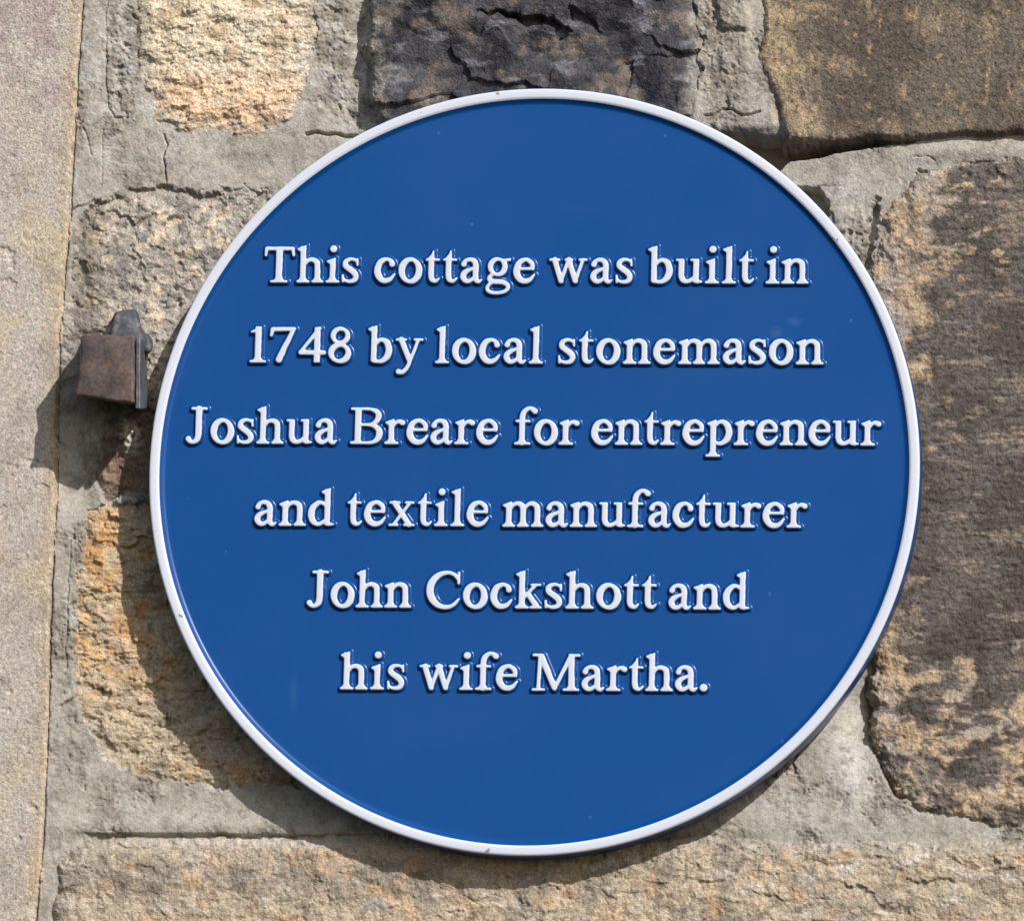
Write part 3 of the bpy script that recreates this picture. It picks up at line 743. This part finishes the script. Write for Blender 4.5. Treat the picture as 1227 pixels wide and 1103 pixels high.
G['B'] = (39.4, [stem(9.4, 1, 43, 3.7), ln((1.7, 42.3, 1.6), (20, 42.3, 1.7)), sp((18, 42.3, 1.7), (25, 41.7, 1.9), (31.8, 38.6, 3.0), (33.8, 33.2, 3.5), (30.8, 27, 2.8), (25, 23.8, 1.8), (18, 23.3, 1.7)), ln((9, 23.3, 1.7), (20, 23.3, 1.7)),
           sp((18, 23.3, 1.7), (26.4, 22.4, 2.0), (33.4, 18.4, 3.3), (35.3, 12.3, 3.9), (32.4, 5.6, 3.1), (26, 2, 1.9), (18, 1.7, 1.7)), ln((1.7, 1.7, 1.6), (20, 1.7, 1.7))])
G['r'] = (24.6, [stem(8.2, 0.3, 28), flag(8.2, 30.6), *foot(8.2, 0, 17.2), sp((9.4, 19.5, 1.5), (12.4, 25, 1.9), (17, 27.4, 2.4), (21.2, 25.8, 3.2))])
G['f'] = (22.8, [sp((9.4, 2.5, 3.3), (9.4, 18, 3.3), (9.4, 31, 3.3), (10.8, 38.2, 3.1), (15, 42.6, 2.4), (19.6, 43.4, 2.3), (24.2, 40.2, 3.4)), slab(1.2, 19, XH), *foot(9.4, 0.2, 19.6)])
G['p'] = (30.8, [stem(8.2, -12, 28), flag(8.2, 30.6), slab(-0.6, 17, -12.3), ('p', [(2.4, -11.6), (14, -11.6), (11.5, -7.6), (4.9, -7.6)]), sp((9.4, 21.5, 1.5), (14, 26.8, 2.1), (19, 28, 2.6), (24.4, 24, 3.5), (26.9, 15.6, 3.8), (24.6, 7.4, 3.5), (19, 2.7, 2.5), (14, 2.2, 2.1), (9.4, 4.6, 1.7))])
G['d'] = (31.4, [stem(23, 1.4, 44), flag(23, 45.5), ln((23, 3.3, 3.2), (25, 2.2, 2.2), (30.2, 2.2, 1.2)), sp((21.6, 24, 1.6), (16.4, 27.7, 2.2), (11.4, 27.4, 2.7), (5.8, 22, 3.6), (4, 14.6, 3.9), (5.8, 6.8, 3.6), (10.6, 2.6, 2.6), (15.2, 3.0, 2.1), (22, 8, 1.6))])
G['x'] = (31.4, [ln((7, XH - 0.6, 3.1), (24.6, 2.2, 3.1)), ln((25, XH - 0.5, 1.7), (6.2, 2, 1.7)), slab(0.6, 14, XH), slab(19, 30.8, XH), slab(0, 12.2), slab(17.6, 31.4)])
G['C'] = (39.6, [sp((36.6, 34.6, 1.7), (32.4, 39.8, 2.1), (24.8, 42.5, 2.2), (14.6, 39.8, 3.2), (6.8, 31.6, 4), (4.5, 21.8, 4.2), (6.7, 12, 4.1), (13.6, 4.2, 3.3), (22.6, 1.5, 2.6), (31.2, 3.8, 2.1), (37.8, 11.2, 1.5)), ln((37.4, 42.6, 1.5), (37.2, 29.8, 1.5))])
G['k'] = (30.6, [stem(7.6, 0.3, 44), flag(7.6, 45.5), *foot(7.6, 0, 15.6), ln((9.6, 12.6, 1.7), (23, XH - 0.5, 1.8)), slab(17, 29.8, XH), ln((14.6, 17.6, 2.8), (24.6, 3.2, 3.2)), slab(16.8, 30.6)])
G['M'] = (57.0, [ln((9.6, 41.6, 2.2), (8, 2, 2.2)), slab(0, 16.4), ln((2, 42.2, 1.6), (10, 42.2, 1.7)), ln((11, 40.6, 3.6), (27.2, 4, 3.2)), ln((27.2, 2.6, 2.2), (45.6, 41.6, 2.2)), ('p', [(43.4, 0.4), (51, 0.4), (50, 43.6), (43.4, 43.6)]), *foot(47.2, 36.8, 56.6, 3.6), ln((46, 42.1, 1.7), (55.4, 42.1, 1.6))])
G['.'] = (10.0, [ln((5, 4.3, 4.5), (5.1, 4.3, 4.5))])

def cat(pts, closed=False, n=7):
    P = np.array(pts, dtype=float); m = len(P); out = []
    for i in range(m if closed else m - 1):
        g = lambda k: P[k % m] if closed else P[min(max(k, 0), m - 1)]
        p0, p1, p2, p3 = g(i - 1), g(i), g(i + 1), g(i + 2)
        for t in np.linspace(0, 1, n, endpoint=False):
            out.append(0.5 * ((2 * p1) + (p2 - p0) * t + (2 * p0 - 5 * p1 + 4 * p2 - p3) * t * t + (3 * p1 - p0 - 3 * p2 + p3) * t ** 3))
    out.append(P[0] if closed else P[-1])
    return out
MARG, GS = 6.0, 0.5
def glyph_sdf(x, y, strokes):
    d = np.full(x.shape, 1e3, dtype=np.float32)
    for kind, pts in strokes:
        if kind == 'p':
            d = np.minimum(d, poly_sdf(x, y, pts)); continue
        if kind in 'sc': pts = cat(pts, kind == 'c', 4 if kind == 'c' else 7)
        for (ax, ay, ar), (bx, by, br) in zip(pts[:-1], pts[1:]):
            ex, ey = bx - ax, by - ay
            wx, wy = x - ax, y - ay
            t = np.clip((wx * ex + wy * ey) / (ex * ex + ey * ey + 1e-9), 0, 1)
            d = np.minimum(d, np.sqrt((wx - ex * t) ** 2 + (wy - ey * t) ** 2) - (ar + (br - ar) * t))
    return d
def blur(a, k=1):
    for _ in range(k):
        b = np.pad(a, 1, mode='edge')
        a = (b[1:-1, 1:-1] * 4 + (b[:-2, 1:-1] + b[2:, 1:-1] + b[1:-1, :-2] + b[1:-1, 2:]) * 2 + b[:-2, :-2] + b[:-2, 2:] + b[2:, :-2] + b[2:, 2:]) / 16
    return a
U = 0.0005035                                        # metres per photo pixel on the plaque's face
LET_H = 0.0025
GLY = {}
def glyph(ch):
    if ch in GLY: return GLY[ch]
    wd, strokes = G[ch]
    xs = np.arange(-MARG - 2, wd + MARG + 2, GS); ys = np.arange(-17 - MARG if ch in 'gyp' else -MARG - 1, 46 + MARG + 1, GS)
    x, y = np.meshgrid(xs.astype(np.float32), ys.astype(np.float32))
    d = blur(glyph_sdf(x, y, strokes), 3)
    t = np.clip((d + 1.0) / 5.4, 0, 1)
    z = LET_H * (1 - t * t * (3 - 2 * t)) ** 1.35 + 0.00006 * np.clip(-d / 3, 0, 1) - 0.00004
    keep = (d < 5.0)
    kc = keep[:-1, :-1] | keep[1:, :-1] | keep[1:, 1:] | keep[:-1, 1:]
    idx = np.arange(x.size).reshape(x.shape)
    q = np.stack([idx[:-1, :-1], idx[:-1, 1:], idx[1:, 1:], idx[1:, :-1]], -1)[kc]
    u, inv = np.unique(q, return_inverse=True)
    GLY[ch] = (x.ravel()[u], y.ravel()[u], z.ravel()[u], d.ravel()[u], inv.reshape(-1, 4))
    return GLY[ch]

LINES = [
    [('This', 316.5, 430.5, 339.7), ('cottage', 448.5, 641.5, 340.0), ('was', 657.5, 758.5, 340.4), ('built', 776, 903, 340.7), ('in', 917.5, 968.5, 341.0)],
    [('1748', 299, 421.5, 435.4), ('by', 440.5, 507, 435.8), ('local', 521.5, 650.5, 436.4), ('stonemason', 668.5, 986.5, 437.2)],
    [('Joshua', 222, 404, 532.4), ('Breare', 419.5, 597, 533.0), ('for', 616, 694, 533.6), ('entrepreneur', 708.5, 1055.5, 534.2)],
    [('and', 304.5, 400.5, 630.6), ('textile', 416, 585.5, 631.0), ('manufacturer', 602, 967, 632.4)],
    [('John', 367, 493, 728.4), ('Cockshott', 510.5, 786.5, 729.6), ('and', 800.5, 897.5, 730.8)],
    [('his', 407.5, 485, 826.4), ('wife', 502, 620.5, 827.0), ('Martha.', 637, 848, 828.2)],
]
for words in LINES:
    VV, EE, QQ, off = [], [], [], 0
    for word, xa, xb, ybase in words:
        tw = sum(G[c][0] for c in word)
        gap = (xb - xa - tw) / (len(word) - 1)
        sc = 1.0
        if gap < 0.2 or gap > 3.4:
            g2 = min(max(gap, 0.2), 3.4)
            sc = (xb - xa - g2 * (len(word) - 1)) / tw; gap = g2
        print('word', word, 'gap %.2f scale %.3f' % (gap, sc))
        px = xa
        for k, c in enumerate(word):
            gx, gy, gz, gd, gq = glyph(c)
            bx, bz = plane_xz(px, ybase + 0.0032 * (px - 0.5 * (xa + xb)), FACE_Y)
            v = np.stack([bx + gx * U * sc, FACE_Y - gz, bz + gy * U], -1)
            VV.append(v); EE.append(gd); QQ.append(gq + off); off += len(gx)
            px += G[c][0] * sc + gap
    me = mesh_np('lettering', np.concatenate(VV), np.concatenate(QQ))
    a = me.attributes.new('edge', 'FLOAT', 'POINT')
    a.data.foreach_set('value', np.concatenate(EE).astype(np.float32))
    o = link('lettering', me, MAT_LETTER, plaque)
    o['label'] = 'raised white line reading ' + ' '.join(w_[0] for w_ in words)

# ------------------------------------------------------------------ iron stub of an old hinge
def iron_material(name, c0, c1, c2, metal=0.35, rough=0.6):
    m, nt, b = nodes_of(name)
    N, L = nt.nodes, nt.links
    tc = N.new('ShaderNodeTexCoord')
    n1 = N.new('ShaderNodeTexNoise'); n1.inputs['Scale'].default_value = 60; n1.inputs['Detail'].default_value = 8; n1.inputs['Roughness'].default_value = 0.65
    n2 = N.new('ShaderNodeTexNoise'); n2.inputs['Scale'].default_value = 420; n2.inputs['Detail'].default_value = 4
    L.new(tc.outputs['Object'], n1.inputs['Vector']); L.new(tc.outputs['Object'], n2.inputs['Vector'])
    rp = N.new('ShaderNodeValToRGB')
    e = rp.color_ramp.elements
    e[0].position = 0.36; e[0].color = c0 + (1,)
    e[1].position = 0.70; e[1].color = c2 + (1,)
    k = e.new(0.54); k.color = c1 + (1,)
    mm = N.new('ShaderNodeMath'); mm.operation = 'MULTIPLY_ADD'; mm.inputs[1].default_value = 0.35
    L.new(n2.outputs['Fac'], mm.inputs[0])
    ms = N.new('ShaderNodeMath'); ms.operation = 'MULTIPLY'; ms.inputs[1].default_value = 0.66
    L.new(n1.outputs['Fac'], ms.inputs[0]); L.new(ms.outputs[0], mm.inputs[2])
    L.new(mm.outputs[0], rp.inputs[0]); L.new(rp.outputs[0], b.inputs['Base Color'])
    b.inputs['Metallic'].default_value = metal
    b.inputs['Roughness'].default_value = rough
    bp = N.new('ShaderNodeBump'); bp.inputs['Strength'].default_value = 0.6; bp.inputs['Distance'].default_value = 0.0012
    L.new(mm.outputs[0], bp.inputs['Height']); L.new(bp.outputs[0], b.inputs['Normal'])
    return m
MAT_RUST = iron_material('rusty_iron', (0.045, 0.038, 0.038), (0.12, 0.088, 0.078), (0.27, 0.145, 0.085), 0.1, 0.65)
MAT_LEAD = iron_material('grey_lead', (0.045, 0.05, 0.06), (0.11, 0.115, 0.13), (0.27, 0.265, 0.26), 0.2, 0.6)

def hull_box(name, corners, mat, parent, bevel=0.0015, cuts=10, rough=0.0005, seed=700):
    """corners: (px, py, mm) x 8, front four (clockwise from upper left) then back four"""
    bm = bmesh.new()
    vs = []
    for (px, py, mm) in corners:
        x, z = plane_xz(px, py, -mm * 0.001)
        vs.append(bm.verts.new((float(x), -mm * 0.001, float(z))))
    for f in ((0, 3, 2, 1), (4, 5, 6, 7), (0, 1, 5, 4), (1, 2, 6, 5), (2, 3, 7, 6), (3, 0, 4, 7)):
        bm.faces.new([vs[i] for i in f])
    bmesh.ops.recalc_face_normals(bm, faces=bm.faces[:])
    bmesh.ops.bevel(bm, geom=bm.edges[:], offset=bevel, segments=3, affect='EDGES', profile=0.5)
    for _ in range(3):
        lo = [e for e in bm.edges if e.calc_length() > 0.0016]
        if lo: bmesh.ops.subdivide_edges(bm, edges=lo, cuts=1, use_grid_fill=True)
    bmesh.ops.triangulate(bm, faces=[f for f in bm.faces if len(f.verts) > 4])
    bm.normal_update()
    co = np.array([v.co[:] for v in bm.verts])
    d = fbm(co[:, 0] * 1000 + co[:, 1] * 610, co[:, 2] * 1000 + co[:, 1] * 540, 11, 4, seed, 0.6)
    nr = [v.normal.copy() for v in bm.verts]
    for v, q, nn in zip(bm.verts, d, nr): v.co += nn * float(q) * rough
    for f in bm.faces: f.smooth = True
    me = bpy.data.meshes.new(name); bm.to_mesh(me); bm.free()
    return link(name, me, mat, parent)

bx, bz = plane_xz(130, 440, 0)
iron = empty('iron_hinge_stub', (float(bx), 0.0, float(bz)))
tag(iron, 'rusty square iron block let into the wall left of the blue plaque', 'iron bracket')
hull_box('block', [(98, 402, 42), (161, 401, 44), (160, 483, 44), (91, 474, 42), (104, 404, -14), (166, 404, -14), (168, 486, -14), (100, 476, -14)], MAT_RUST, iron, 0.0016, 10, 0.0018, 700)
hull_box('side_plate', [(163, 405, 40), (168, 406, 40), (168, 490, 40), (162, 489, 40), (167, 408, 2), (176, 408, 2), (178, 490, 2), (170, 490, 2)], MAT_LEAD, iron, 0.0007, 6, 0.0006, 720)
hull_box('lead_packing', [(139, 374, 7), (163, 373, 8), (172, 412, 16), (131, 412, 16), (137, 372, -12), (166, 370, -12), (176, 412, -12), (128, 412, -12)], MAT_LEAD, iron, 0.0016, 6, 0.0016, 740)
hull_box('lead_packing', [(160, 396, 12), (176, 402, 12), (183, 416, 10), (164, 418, 12), (158, 394, -12), (178, 400, -12), (186, 416, -12), (162, 420, -12)], MAT_LEAD, iron, 0.0016, 6, 0.0016, 745)
hull_box('bolt', [(170, 409, 18), (183, 411, 18), (182, 424, 18), (170, 423, 18), (170, 410, -8), (182, 411, -8), (181, 423, -8), (170, 423, -8)], MAT_LEAD, iron, 0.0028, 6, 0.0005, 760)
print('verts', sum(len(o.data.vertices) for o in SC.objects if o.type == 'MESH'))
